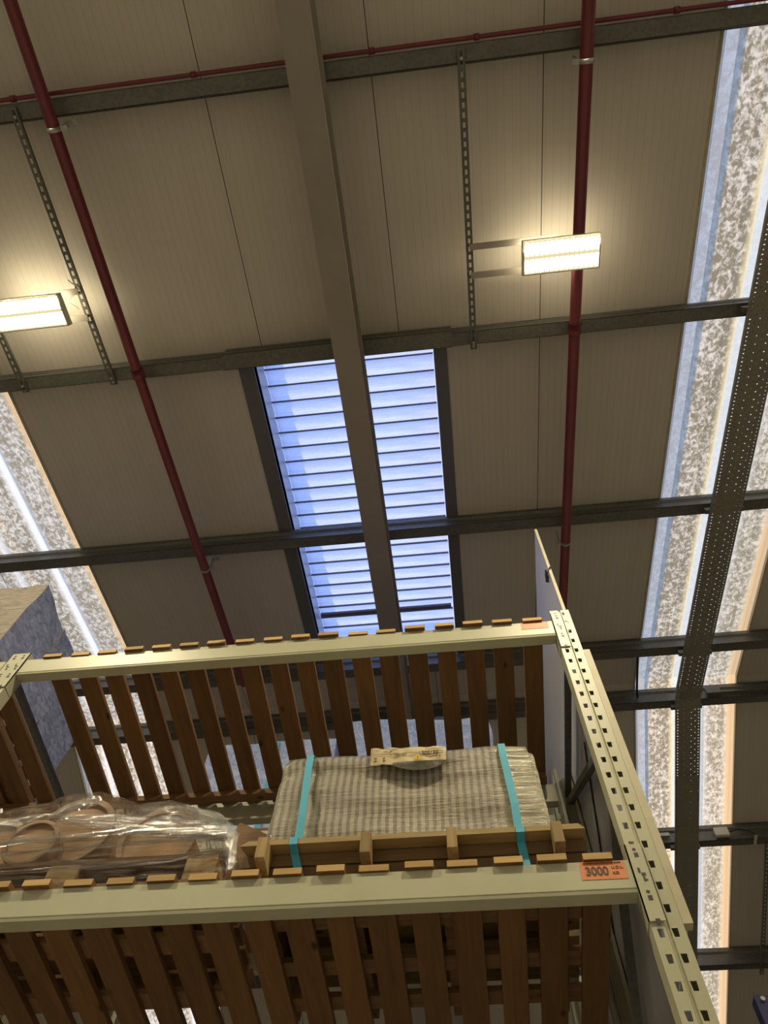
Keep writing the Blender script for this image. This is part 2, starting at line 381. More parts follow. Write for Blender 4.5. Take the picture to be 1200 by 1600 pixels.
wall('wall_back', XL, XRW, YB, YB+.2, lambda y: zr(YB)+.08)

# ------------------------------------------------------------------ rooflights (profiled translucent sheets) : window_1..4
prof = [(0,0),(.03,0),(.045,.03),(.115,.03),(.135,0),(.27,0),(.285,.006),(.305,0),(.37,0),(.40,.03),(.60,.03),(.66,.03),(.70,0),(.82,0),(.835,.006),(.855,0),(.93,0),(.96,.01),(1,0)]
for k, (x0, x1) in enumerate(sky_x):
    wdt = x1-x0; b = MB()
    for y0, y1 in ((YF, YR), (YR, YB)):
        for (u0, h0), (u1, h1) in zip(prof, prof[1:]):
            b.quad((x0+u0*wdt,y0,zr(y0)+.03+h0),(x0+u0*wdt,y1,zr(y1)+.03+h0),(x0+u1*wdt,y1,zr(y1)+.03+h1),(x0+u1*wdt,y0,zr(y0)+.03+h1))
    o = struct(b.build('window_%d' % (k+1), M['sky_b'] if k in (1, 3) else M['sky_a'], origin=(x0, 0, H)))
    fr = MB()
    for xx in (x0-.012, x1-.004):
        for y0, y1 in ((YF, YR), (YR, YB)):
            fr.hexa([(xx,y0,zr(y0)-.012),(xx+.016,y0,zr(y0)-.012),(xx+.016,y1,zr(y1)-.012),(xx,y1,zr(y1)-.012),(xx,y0,zr(y0)+.002),(xx+.016,y0,zr(y0)+.002),(xx+.016,y1,zr(y1)+.002),(xx,y1,zr(y1)+.002)])
    fr.build('edge_trim', M['board_edge'], o)

# ------------------------------------------------------------------ louvred roof vent : window_5
UP = .29
def vz(y, h=0): return zr(y) + h
vb = MB()
t = .10
def strip(x0, x1, y0, y1, h0, h1, mi=0, b=vb):
    b.hexa([(x0,y0,vz(y0,h0)),(x1,y0,vz(y0,h0)),(x1,y1,vz(y1,h0)),(x0,y1,vz(y1,h0)),(x0,y0,vz(y0,h1)),(x1,y0,vz(y0,h1)),(x1,y1,vz(y1,h1)),(x0,y1,vz(y1,h1))], mi)
strip(VX0-.115, VX0, VY0-.05, VY1+.1, -.012, -.001); strip(VX1, VX1+.095, VY0-.05, VY1+.1, -.012, -.001)
strip(VX0, VX1, VY0-.05, VY0, -.012, -.001); strip(VX0, VX1, VY1, VY1+.06, -.012, -.001)
vent = struct(vb.build('window_5', M['louvre_frame'], origin=(-.6, 2.7, zr(2.7))))
rv = MB()
strip(VX0-.012, VX0, VY0, VY1, -.001, .46, b=rv); strip(VX1, VX1+.012, VY0, VY1, -.001, .46, b=rv)
strip(VX0, VX1, VY0-.012, VY0, -.001, .46, b=rv); strip(VX0, VX1, VY1, VY1+.012, -.001, .46, b=rv)
rv.build('upstand', M['reveal'], vent)
pitch = .1405; nbl = int((VY1-VY0)/pitch)
e1 = Vector((0, 1, T1)).normalized()
for i in range(nbl):
    y = VY0 + .005 + i*pitch; b = MB(); n = 7
    for j in range(n):
        for (a_, q) in ((j, 0),):
            pass
    def bp(s_):       # section of one blade: curved, rising towards its upper edge
        return (y + s_*(pitch+.012), vz(y + s_*(pitch+.012), UP + .004 + .030*math.sin(s_*math.pi*.9) + .018*(s_)))
    for j in range(n):
        (ya, za), (yb, zb) = bp(j/n), bp((j+1)/n)
        b.quad((VX0+.004,ya,za),(VX1-.004,ya,za),(VX1-.004,yb,zb),(VX0+.004,yb,zb))
    o = b.build('louvre_blade', M['blade'], vent, smooth=True)
    MB().box(VX0+.004, VX1-.004, y-.005, y+.004, vz(y, UP-.012), vz(y, UP+.010)).build('blade_rail', M['louvre_frame'], o)
# actuator bar and bright sill at the upper end
yb_ = VY0 + 19.55*pitch
MB().bar((VX0+.02, yb_, vz(yb_, .24)), (VX1-.02, yb_, vz(yb_, .24)), .035, .035).build('actuator_bar', M['louvre_frame'], vent)

# ------------------------------------------------------------------ purlins
def purlin(yf, label, y_sleeve=False, far=False, xa=XL, xb=XRW):
    """cold-rolled sigma purlin: yf = the far edge of the bottom flange"""
    y0 = yf - .09
    zt = zr(y0 if far is False else yf) - .002
    zb = zr(yf, .2)
    if far: zb = zr(yf, .2)
    hgt = zt - zb
    pts = [(yf, zb+.018), (yf, zb), (y0, zb), (y0, zb+.045), (y0+.016, zb+.065), (y0+.016, zt-.065), (y0, zt-.045), (y0, zt), (yf-.01, zt + (0.0 if far else 0))]
    if not far: pts[-1] = (yf-.01, zt)
    def sweep(pts, x0, x1, th=.003):
        b = MB()
        for (a, c_), (d, e) in zip(pts, pts[1:]):
            nrm = Vector((0, e-c_, -(d-a))).normalized()*th
            b.hexa([(x0,a,c_),(x1,a,c_),(x1,d,e),(x0,d,e),Vector((x0,a,c_))+nrm,Vector((x1,a,c_))+nrm,Vector((x1,d,e))+nrm,Vector((x0,d,e))+nrm])
        return b
    o = sweep(pts, xa, xb).build('roof_purlin', M['galv'])
    tag(o, label, 'beam', 'galvanised purlins under the roof')
    if y_sleeve:
        p2 = [(q[0] - .006 if i > 1 else q[0], q[1] - .004) for i, q in enumerate(pts)]
        p2 = [(yf+.004, zb+.012), (yf+.004, zb-.005), (y0-.02, zb-.005), (y0-.02, zb+.06), (y0-.006, zb+.075), (y0-.006, zt-.07), (y0-.02, zt-.05), (y0-.02, zt-.012)]
        sweep(p2, -1.43, .20).build('sleeve', M['galv'], o)
    return o
P1 = purlin(-.533, 'grey steel roof purlin highest in the view, with a thin red pipe along it')
P2 = purlin(1.117, 'grey steel roof purlin just above the louvred vent, with a doubled sleeve at the rafter', True)
P3 = purlin(2.76, 'grey steel roof purlin crossing the middle of the louvred vent')
P4 = purlin(4.40, 'dark roof purlin at the upper end of the louvred vent, just before the ridge')
P5 = purlin(5.117, 'dark roof purlin just past the ridge, a thin conduit lying on it', far=True)
P6 = purlin(6.783, 'dark roof purlin of the far slope carrying the small junction box', far=True)
P7 = purlin(8.42, 'dark far-slope roof purlin at the lower right where the short channel ends', far=True)
P8 = purlin(10.06, 'dark roof purlin of the far slope beyond the short hanging strut', far=True)
P0 = purlin(-2.18, 'steel roof purlin overhead behind the viewer', far=False)

# ------------------------------------------------------------------ rafter (portal frame)
def ibeam(x0, x1, off_t, off_b, y0, y1, ft=.012, wt=.008):
    b = MB(); xm = (x0+x1)/2
    for (a, c_, p, q) in ((x0, x1, off_b, off_b-ft), (x0, x1, off_t+ft, off_t), (xm-wt/2, xm+wt/2, off_b-ft, off_t+ft)):
        b.hexa([(a,y0,zr(y0,p)),(c_,y0,zr(y0,p)),(c_,y1,zr(y1,p)),(a,y1,zr(y1,p)),(a,y0,zr(y0,q)),(c_,y0,zr(y0,q)),(c_,y1,zr(y1,q)),(a,y1,zr(y1,q))])
    return b
rt = thing('portal_rafter', 'deep beige painted steel rafter running up the middle below the louvred vent', 'beam', (-.505, 0, zr(0,.55)))
ibeam(-.59, -.42, .205, .55, YF, YR).build('near_slope_beam', M['rafter'], rt)
ibeam(-.59, -.42, .205, .55, YR, YB).build('far_slope_beam', M['rafter'], rt)
b = MB()
for xx in (-.572, -.452):
    for k in range(3):
        y = 4.75 + 0*k
for y in (YR-.018, YR+.006):
    b.box(-.60, -.41, y, y+.012, zr(YR,.62), zr(YR,.21))
b.build('apex_plate', M['rafter'], rt)

# ------------------------------------------------------------------ red pipes
def slope_pt(x, y, off): return Vector((x, y, zr(y, off)))
def red_pipe(x, r, y1, label, clamps, side):
    pp = [slope_pt(x, YF+.1, .3), slope_pt(x, y1, .3)]
    t_ = thing('sprinkler_pipe', label, 'pipe', (x, 0, zr(0,.3)), 'red sprinkler pipes below the purlins')
    MB().tube(pp, r, 20).build('pipe', M['red'], t_, smooth=True)
    for y in (1.02,):
        MB().tube([slope_pt(x, y, .3), slope_pt(x, y+.07, .3)], r*1.25, 20).build('coupling', M['red'], t_, smooth=True)
    for y in clamps:
        MB().tube([slope_pt(x, y, .3), slope_pt(x, y+.025, .3)], r*1.12, 20).build('pipe_clamp', M['galv_lt'], t_, smooth=True)
        br = MB(); p = slope_pt(x+side*(r+.012), y, .3)
        br.bar(p+V(0,.012,0), p+V(0,-.02,.13), .028, .005, (1,0,0)).bar(p+V(side*-.02,.012,0), p+V(side*.03,.012,0), .028, .004)
        if side > 0: br.bar(p+V(.0,-.02,.10), p+V(.06,-.02,.10), .03, .005)
        br.build('bracket', M['galv_lt'], t_)
    return t_
red_pipe(-2.01, .036, 4.3, 'dark red sprinkler pipe on the left, starting at the top left corner', (-.47, 2.83), 1)
red_pipe(1.018, .037, 4.3, 'dark red sprinkler pipe on the right, passing behind the right lamp', (-.47, 2.86), -1)
t_ = thing('small_red_pipe', 'thin red pipe running along the topmost purlin', 'pipe', (0, -.645, zr(-.645,.19)))
MB().tube([(XL+.1,-.645,zr(-.645,.185)),(XRW-.1,-.645,zr(-.645,.185))], .012, 10).build('pipe', M['red'], t_, smooth=True)
for xx in (-5.6,-4.4,-3.4,-2.25,-1.18,-.16,.42,1.5,2.6,3.7):
    MB().tube([(xx,-.645,zr(-.645,.185)),(xx+.03,-.645,zr(-.645,.185))], .018, 10).build('clip', M['red'], t_, smooth=True)

# ------------------------------------------------------------------ slotted struts
def strut(x, y0, y1, label, off=.22, holes=True, group='slotted steel struts hung under the purlins'):
    t_ = MB(); w_ = .041; n = max(2, int((y1-y0)/.05)); dy = (y1-y0)/n
    for i in range(n):
        a = y0+i*dy; d = a+dy
        def q(u, yy, k=0.0): return (x+u, yy, zr(yy, off-k))
        hw, h0, h1 = .0075, a+dy*.22, a+dy*.78
        t_.quad(q(-w_/2,a), q(-hw,h0), q(-hw,h1), q(-w_/2,d)); t_.quad(q(hw,h0), q(w_/2,a), q(w_/2,d), q(hw,h1))
        t_.quad(q(-w_/2,a), q(w_/2,a), q(hw,h0), q(-hw,h0)); t_.quad(q(-hw,h1), q(hw,h1), q(w_/2,d), q(-w_/2,d))
    for sx in (-1, 1):
        u = sx*w_/2
        t_.hexa([(x+u-.0012,y0,zr(y0,off)),(x+u+.0012,y0,zr(y0,off)),(x+u+.0012,y1,zr(y1,off)),(x+u-.0012,y1,zr(y1,off)),
                 (x+u-.0012,y0,zr(y0,off-.021)),(x+u+.0012,y0,zr(y0,off-.021)),(x+u+.0012,y1,zr(y1,off-.021)),(x+u-.0012,y1,zr(y1,off-.021))])
    e = thing('slotted_strut', label, 'strut', (x, (y0+y1)/2, zr((y0+y1)/2, off)), group)
    t_.build('channel', M['galv'], e)
    for yy in (y0+.05, y1-.05):
        MB().tube([(x,yy,zr(yy,off+.008)),(x,yy,zr(yy,off-.03))], .009, 6).build('bolt', M['galv_lt'], e)
    return e
strut(.345, -.60, 1.15, 'slotted steel channel hanging between purlins to the left of the right lamp')
strut(-2.245, -.60, 1.14, 'steel channel between purlins just right of the left lamp, wires dangling from it')
strut(-2.905, -.60, 1.13, 'steel channel crossing the left lamp at the left edge of the view')
strut(3.135, 6.75, 8.48, 'short grey steel channel at the lower right edge of the view')

# ------------------------------------------------------------------ lamps
def lamp(cx, cy, label, rail=None, seen=True):
    y0, y1 = cy-.106, cy+.106; x0, x1 = cx-.238, cx+.238; off = .40
    t_ = thing('bay_light', label, 'lamp', (cx, cy, zr(cy, off)), 'rectangular warm-white bay lights')
    def sl(b, a, c_, p, q, o1, o2):
        return b.hexa([(a,p,zr(p,o1)),(c_,p,zr(p,o1)),(c_,q,zr(q,o1)),(a,q,zr(q,o1)),(a,p,zr(p,o2)),(c_,p,zr(p,o2)),(c_,q,zr(q,o2)),(a,q,zr(q,o2))])
    bd = MB(); sl(bd, x0, x1, y0, y1, off-.012, off-.06)
    for (a, c_, p, q) in ((x0, x0+.008, y0, y1), (x1-.008, x1, y0, y1), (x0, x1, y0, y0+.008), (x0, x1, y1-.008, y1)):
        sl(bd, a, c_, p, q, off+.004, off-.012)
    bd.build('housing', M['lampbody'], t_)
    ls = sl(MB(), x0+.008, x1-.008, y0+.008, y1-.008, off-.004, off-.011).build('lens', M['led_dim'], t_)
    for k in (-1, 1):
        yc = cy + k*.050; st = MB()
        sl(st, x0+.012, x1-.012, yc-.029, yc+.029, off+.001, off-.004)
        if seen:
            for i in range(15):
                xa = x0+.018+i*.0305; sl(st, xa, xa+.02, yc+.029, yc+.040, off+.001, off-.004)
                sl(st, xa, xa+.02, yc-.040, yc-.029, off+.001, off-.004)
        st.build('led_strip', M['led'], t_)
    L = bpy.data.lights.new('lamp_light', 'AREA'); L.shape = 'RECTANGLE'; L.size = .46; L.size_y = .19
    L.energy = LAMP_W; L.color = LAMP_COL
    lo = bpy.data.objects.new('lamp_light', L); COL.objects.link(lo)
    place(lo, (cx, cy, zr(cy, off+.012)), t_)
    U = bpy.data.lights.new('added_roof_glow', 'AREA'); U.shape = 'RECTANGLE'; U.size = .46; U.size_y = .19  # added upward light, brightens the roof in place of glare round the lamp
    U.energy = UP_W; U.color = LAMP_COL
    uo = bpy.data.objects.new('added_roof_glow', U); COL.objects.link(uo)
    place(uo, (cx, cy, zr(cy, off-.075)), t_); uo.rotation_euler = (math.pi, 0, 0)
    if rail:
        for yy in (cy-.09, cy+.09):
            MB().bar((min(rail,cx), yy, zr(yy,.235)), (max(rail,cx), yy, zr(yy,.235)), .04, .012).build('support_rail', M['rafter'], t_)
    return t_
lamp(.896, .552, 'lit rectangular bay light in front of the right red pipe', .345)
lamp(-2.553, .552, 'lit rectangular bay light cut by the left edge of the view', -2.245)
# dangling wire loop by the left lamp
b = MB().tube([(-2.27+.07*math.sin(i*.7)*math.sin(i*.35), .38+.022*i, zr(.38+.022*i,.27)) for i in range(10)], .004, 6)
tag(b.build('cable_loop', M['lampbody'], smooth=True), 'thin pale cable loop hanging beside the left lamp', 'cable')
for cx, wd in ((-9.64, 'second to the left of'), (-6.12, 'next to the left of'), (4.43, 'next to the right of'), (7.95, 'second to the right of')):
    lamp(cx, .552, 'lit rectangular bay light, %s the two lamps in view' % wd, seen=False)
for cx, wd in ((-6.12, 'leftmost'), (-2.605, 'second'), (.914, 'third'), (4.43, 'rightmost')):  # extra row out of view, added only as fill off the floor
    lamp(cx, -7.6, 'unseen bay light added far behind the viewer as floor fill, %s of its row' % wd, seen=False)

# ------------------------------------------------------------------ perforated cable tray
tr = thing('cable_tray', 'dark perforated steel cable tray following the roof slopes at the right', 'cable tray', (2.27, 3, zr(3,.3)))
def tray(x0, x1, y0, y1, off, cols, pitch_y, hw, hl, mt, lip=.03, stag=True):
    b = MB(); n = int((y1-y0)/pitch_y); dy = (y1-y0)/n; cw = (x1-x0)/cols
    def q(xx, yy, k=0.0): return (xx, yy, zr(yy, off-k))
    for i in range(n):
        for j in range(cols):
            a, d = y0+i*dy, y0+(i+1)*dy; u0, u1 = x0+j*cw, x0+(j+1)*cw
            if stag and (i+j) % 2 and j not in (0, cols-1):
                b.quad(q(u0,a), q(u1,a), q(u1,d), q(u0,d)); continue
            hx = hw*(1 if i % 2 == 0 else .5)
            um, ym = (u0+u1)/2, (a+d)/2; h = (um-hx/2, um+hx/2, ym-hl/2, ym+hl/2)
            b.quad(q(u0,a), q(u1,a), q(h[1],h[2]), q(h[0],h[2])); b.quad(q(h[0],h[3]), q(h[1],h[3]), q(u1,d), q(u0,d))
            b.quad(q(u0,a), q(h[0],h[2]), q(h[0],h[3]), q(u0,d)); b.quad(q(h[1],h[2]), q(u1,a), q(u1,d), q(h[1],h[3]))
    for u in (x0, x1):
        for a, d in ((y0, y1),):
            b.hexa([(u-.001,a,zr(a,off)),(u+.001,a,zr(a,off)),(u+.001,d,zr(d,off)),(u-.001,d,zr(d,off)),(u-.001,a,zr(a,off-lip)),(u+.001,a,zr(a,off-lip)),(u+.001,d,zr(d,off-lip)),(u-.001,d,zr(d,off-lip))])
    return b.build('tray_section', mt, tr)
tray(2.155, 2.395, -2.5, 4.80, .30, 7, .030, .011, .0065, M['tray'])
tray(2.165, 2.40, 4.80, 4.962, .30, 7, .027, .011, .0065, M['tray'])
tray(2.165, 2.40, 4.962, 9.8, .30, 7, .032, .012, .007, M['tray'])
tray(2.172, 2.395, 5.80, 9.8, .315, 9, .018, .0045, .006, M['tray'], stag=False)
for ya, yb_ in ((-2.5, YR), (YR, 9.8)):
    for k in range(4):
        xx = 2.222 + .036*k + .004*(k % 2)
        MB().tube([(xx, ya, zr(ya,.285)), (xx, yb_, zr(yb_,.285))], .0135, 8).build('tray_cable', M['dark'], tr, smooth=True)
for yy in (-.58, 1.06, 2.71, 4.35, 5.08, 6.73, 8.37):
    MB().box(2.13, 2.43, yy-.018, yy+.018, zr(yy,.262), zr(yy,.212)).build('tray_bracket', M['galv'], tr)

# ------------------------------------------------------------------ small roof services
t_ = thing('junction_box', 'small white junction box on the far slope purlin right of the cable tray', 'electrical box', (2.72, 6.66, zr(6.66,.19)))
MB().box(2.62, 2.76, 6.64, 6.68, zr(6.66,.20), zr(6.66,.10)).build('box_body', M['lampbody'], t_, bevel=.004)
MB().tube([(2.76,6.66,zr(6.66,.15)),(2.86,6.65,zr(6.66,.13)),(2.98,6.66,zr(6.66,.15)),(3.02,6.66,zr(6.66,.21))], .007, 8).build('cable', M['dark'], t_, smooth=True)
MB().box(3.0,3.03,6.65,6.79,zr(6.7,.215),zr(6.7,.207)).build('clip', M['lampbody'], t_)
t_ = thing('conduit', 'grey conduit with end box lying along the purlin just past the ridge', 'conduit', (2.9, 5.0, zr(5.0,.17)))
MB().bar((2.62,5.005,zr(5.005,.17)), (4.2,5.005,zr(5.005,.17)), .03, .02).build('duct', M['galv'], t_)
MB().box(2.50, 2.64, 4.975, 5.02, zr(5.0,.20), zr(5.0,.11)).build('end_box', M['galv'], t_, bevel=.004)
b = MB().tube([(1.80,4.40,zr(4.4,.1)),(1.80,4.48,zr(4.48,.12)),(1.82,4.9,zr(4.9,.16)),(1.84,5.03,zr(5.03,.13))], .011, 8)
tag(b.build('sag_rod', M['dark'], smooth=True), 'short dark bent rod joining the two ridge purlins left of the cable tray', 'rod')
b = MB().box(1.62, 2.15, 6.655, 6.685, zr(6.66,.16), zr(6.66,.12))
tag(b.build('cable_duct', M['galv_lt']), 'short pale cable duct on the purlin just left of the cable tray', 'cable duct')

# ------------------------------------------------------------------ pallet racks
PX = .4975; PW = .0905; LPX = -2.2145
levels = [(1.526, 1.638), (2.863, 2.980)]
def upright(x0, yfront, ytop, parent, flip=False, holes=True):
    """perforated upright, 90 x 70 mm: face with two columns of slots and a groove between them"""
    b = MB(); z1 = ytop; hp = .0745; s = 1 if not flip else -1
    def q(u, z, k=0.0): return (x0+u, yfront + s*k, z)
    zb = FL; n = int((z1-1.0)/hp)+1; zs = z1 - n*hp
    b.quad(q(0,zb), q(.0385,zb), q(.0385,zs), q(0,zs)); b.quad(q(.0515,zb), q(PW,zb), q(PW,zs), q(.0515,zs))
    for i in range(n):
        a, d = zs+i*hp, zs+(i+1)*hp
        for u0, u1, um in ((0,.0385,.0225), (.0515,PW,.0625)):
            zm = z1 - (n-i-1)*hp - .032
            hb, ht = .0068, .0088; h0, h1 = zm-.013, zm+.013
            if not holes: b.quad(q(u0,a), q(u1,a), q(u1,d), q(u0,d)); continue
            b.quad(q(u0,a), q(u1,a), q(um+hb,h0), q(um-hb,h0)); b.quad(q(um-ht,h1), q(um+ht,h1), q(u1,d), q(u0,d))
            b.quad(q(u0,a), q(um-hb,h0), q(um-ht,h1), q(u0,d)); b.quad(q(um+hb,h0), q(u1,a), q(u1,d), q(um+ht,h1))
    # groove
    b.quad(q(.0385,zb), q(.042,zb,.009), q(.042,z1,.009), q(.0385,z1)); b.quad(q(.042,zb,.009), q(.048,zb,.009), q(.048,z1,.009), q(.042,z1,.009))
    b.quad(q(.048,zb,.009), q(.0515,zb), q(.0515,z1), q(.048,z1,.009))
    # side flanges and rear lips
    y1 = yfront + s*.07
    def bx(xa, xb, ya, yb): b.box(xa, xb, min(ya,yb), max(ya,yb), zb, z1)
    bx(x0, x0+.002, yfront+s*.0005, y1); bx(x0+PW-.002, x0+PW, yfront+s*.0005, y1); bx(x0, x0+.018, y1-s*.002, y1); bx(x0+PW-.018, x0+PW, y1-s*.002, y1)
    o = b.build('upright', M['rack'], parent)
    bb = MB().box(x0-.02, x0+PW+.0005, min(yfront-.02*s, y1+.02*s), max(yfront-.02*s, y1+.02*s), FL, FL+.006)
    bb.build('foot_plate', M['rack'], o)
    return o
def beam(xa, xb, yfront, z0, z1, parent, s=1, conn=(True, True), name='beam'):
    """box beam with a stepped lower edge; s = +1 when its outer face looks to -y"""
    b = MB(); y1 = yfront + s*.05
    pr = [(0,z0+.010),(.002,z0+.001),(.05,z0),(.05,z1),(.0,z1),(0,z0+.016),(.004,z0+.0135)]
    n = len(pr)
    for xx in (xa, xb):
        for (k, z) in pr: b.v.append(Vector((xx, yfront+s*k, z)))
    for i in range(n):
        j = (i+1) % n; b.f.append((i, j, n+j, n+i)); b.mi.append(0)
    b.f.append(tuple(range(n-1,-1,-1))); b.mi.append(0); b.f.append(tuple(range(n, 2*n))); b.mi.append(0)
    o = b.build(name, M['rack'], parent)
    for side, on in ((0, conn[0]), (1, conn[1])):
        if not on: continue
        cb = MB(); zt, zb = z1+.052, z0-.098
        xi = xa if side == 0 else xb; d = -1 if side == 0 else 1
        x_in, x_out = xi, xi + d*.0455           # face over the upright
        yo = yfront - s*.006
        def bx(a, c_, p, q_, zz0=zb, zz1=zt): cb.box(min(a,c_), max(a,c_), min(p,q_), max(p,q_), zz0, zz1)
        bx(x_in - d*.004, x_out, yo, yo+s*.004); bx(x_in - d*.004, x_in, yo, yo+s*.066)
        co = cb.build('connector', M['rack'], o)
        mk = MB(); xm = (x_in+x_out)/2
        for k in range(4):
            zm = zt - .034 - k*.0745
            yq = yo - s*.0006
            def bx2(a, c_, p, q_): mk.box(a, c_, min(yq,yo), max(yq,yo), p, q_)
            if k == 1:
                bx2(xm-.010, xm-.003, zm+.004, zm+.022); bx2(xm-.003, xm+.010, zm-.006, zm+.004); bx2(xm-.001, xm+.005, zm-.026, zm-.008); bx2(xm+.004, xm+.011, zm-.024, zm-.018)
            else:
                if k != 3:
                    cz = zm+.014
                    mk.tube([(xm-.001,yq,cz),(xm-.001,yo,cz)], .0058, 12)
                bx2(xm-.006, xm+.007, zm-.014, zm+.002)
        mk.build('lock_slot', M['dark'], co)
    return o
def brace(a, b_, parent): MB().bar(a, b_, .03, .03, (1,0,0)).build('brace', M['galv'], parent)
YF0, YB0 = 2.0, 2.985
rk = thing('pallet_rack', 'cream pallet rack bay in front with slotted uprights and two beam levels', 'rack', (-.8, 2.5, FL))
upr = upright(PX, YF0, 3.066, rk); upright(PX, 3.085, 3.066, rk, True, False)
upright(LPX, YF0, 3.02, rk); upright(LPX, 3.085, 3.02, rk, True, False)
beams = {}
for i, (z0, z1) in enumerate(levels):
    beams[i] = beam(LPX+PW-.0, PX-.0, YF0, z0, z1, rk)
    beam(LPX+PW, PX, 3.085, z0, z1, rk, -1)
    beams[i+2] = beam(-4.9, LPX, YF0, z0, z1, rk, conn=(False, True))
    beam(-4.9, LPX, 3.085, z0, z1, rk, -1, conn=(False, True))
xf = .553
def dg(ya, za, yb_, zb_): brace((xf, ya, za), (xf, yb_, zb_), rk)
dg(2.05, 2.90, 3.06, 2.92); dg(3.04, 2.86, 2.06, 2.20); dg(2.06, 2.17, 3.04, 1.52); dg(3.04, 1.48, 2.06, .84); dg(2.06, .8, 3.04, .1)
for zz in (2.9, 1.9, .9): brace((LPX+.05, 2.05, zz), (LPX+.05, 3.06, zz), rk)
brace((LPX+.05, 2.06, 2.1), (LPX+.05, 3.04, 2.8), rk)
# load labels and writing
def beam_label(x0, x1, zt, zb, bm, written):
    yl = YF0 - .0012
    lb = MB().quad((x0,yl,zb),(x1,yl,zb-.001),(x1,yl,zt-.001),(x0+.003,yl,zt)).build('load_label', M['orange'], bm); lb['label'] = 'orange load sign on the beam'
    if written:
        text('3000', .043, (x0+.015, yl-.0006, zb+.014), (1,0,0), (0,0,1), M['ink'], 'load_figures', bm, bold=.0010, sx=.82)
        text('U.D.L.', .014, (x0+.096, yl-.0006, zb+.035), (1,0,0), (0,0,1), M['ink'], 'load_unit', bm)
        text('KG', .014, (x0+.096, yl-.0006, zb+.015), (1,0,0), (0,0,1), M['ink'], 'load_unit', bm)
        text('MAXIMUM U.D.L. PER PAIR OF BEAMS', .0070, (x0+.012, yl-.0006, zb+.054), (1,0,0), (0,0,1), M['ink'], 'load_text', bm)
beam_label(.339, .478, 1.637, 1.574, beams[0], True)
beam_label(.342, .472, 2.979, 2.925, beams[1], False)

# rear rack, back to back with the front one
rr = thing('pallet_rack', 'cream pallet rack standing back to back behind the front rack', 'rack', (-.8, 3.8, FL))
for xx, tp in ((PX, 3.066), (LPX, 3.02)):
    upright(xx, 3.26, tp, rr, holes=False); upright(xx, 4.34, tp, rr, True, False)
for z0, z1 in levels:
    beam(LPX+PW, PX, 3.26, z0, z1, rr); beam(LPX+PW, PX, 4.34, z0, z1, rr, -1)
brace((xf, 3.3, 2.9), (xf, 4.3, 2.9), rr); brace((xf, 3.3, 2.1), (xf, 4.3, 2.8), rr)

# ------------------------------------------------------------------ slatted decks
def deck(xr, n, z, label, y0=1.988, y1=3.06, jit=.003):
    t_ = thing('slatted_deck', label, 'shelf deck', (xr - n*.07, 2.5, z), 'slatted pine decks on the rack beams')
    for k in range(n):
        x1 = xr - k*.1405 + random.uniform(-jit, jit); wd = .094 + random.uniform(-.004, .004)
        ya = y0 + random.uniform(-.008, .006)
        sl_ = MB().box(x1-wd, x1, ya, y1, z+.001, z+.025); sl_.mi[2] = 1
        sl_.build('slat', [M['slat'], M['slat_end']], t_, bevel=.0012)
    MB().box(xr-(n-1)*.1405-.09, xr, 2.945, 3.0, z-.034, z).build('batten', M['batten'], t_)
    return t_
deck(.449, 18, levels[1][1], 'pine slatted deck of the upper shelf in front, seen from below')
deck(-2.27, 9, levels[1][1], 'pine slatted deck of the upper shelf in the next bay at the far left')
deck(.449, 18, levels[0][1], 'pine slatted deck of the lower shelf with the reels and striped pack on it')

# ------------------------------------------------------------------ side boards
t_ = thing('side_board', 'tall white board standing on edge beside the right rack upright, its corner above the rack', 'board', (.60, 3.0, 2.75))
MB().box(.594, .605, 2.115, 3.93, 2.74, 4.17).build('board', [M['white_board']], t_)
MB().box(.5915, .6075, 2.106, 2.116, 2.74, 4.171).build('front_edge', M['board_edge'], t_)
# wire tie and bracket through the board
b = MB().tube([(.592,2.18,3.70),(.583,2.165,3.69),(.580,2.15,3.66),(.585,2.12,3.64),(.600,2.095,3.66),(.614,2.12,3.68)], .004, 6)
b.tube([(.585,2.17,3.72),(.578,2.19,3.66),(.586,2.14,3.62)], .003, 6).box(.585,.5935,2.16,2.20,3.67,3.745)
tag(b.build('wire_tie', M['dark'], smooth=True), 'twisted dark wire tie through the top of the white side board', 'wire')
t_ = thing('lower_side_board', 'white board below the tall one, its cream edge showing right of the slotted upright', 'board', (.605, 3.0, FL))
b = MB(); b.box(.592, .603, 2.03, 3.93, 1.42, 2.735); b.build('board', M['white_board'], t_)
b = MB(); b.box(.5885, .6165, 1.999, 2.03, 1.42, 2.735); b.build('front_edge', M['board_edge'], t_)
b = MB(); b.box(.592, .603, 2.08, 3.93, FL, 1.41); b.build('bottom_board', M['white_board'], t_)
MB().bar((.588, 2.5, 2.70), (.588, 3.6, 1.45), .012, .006, (1,0,0)).build('tie_wire', M['dark'], t_)

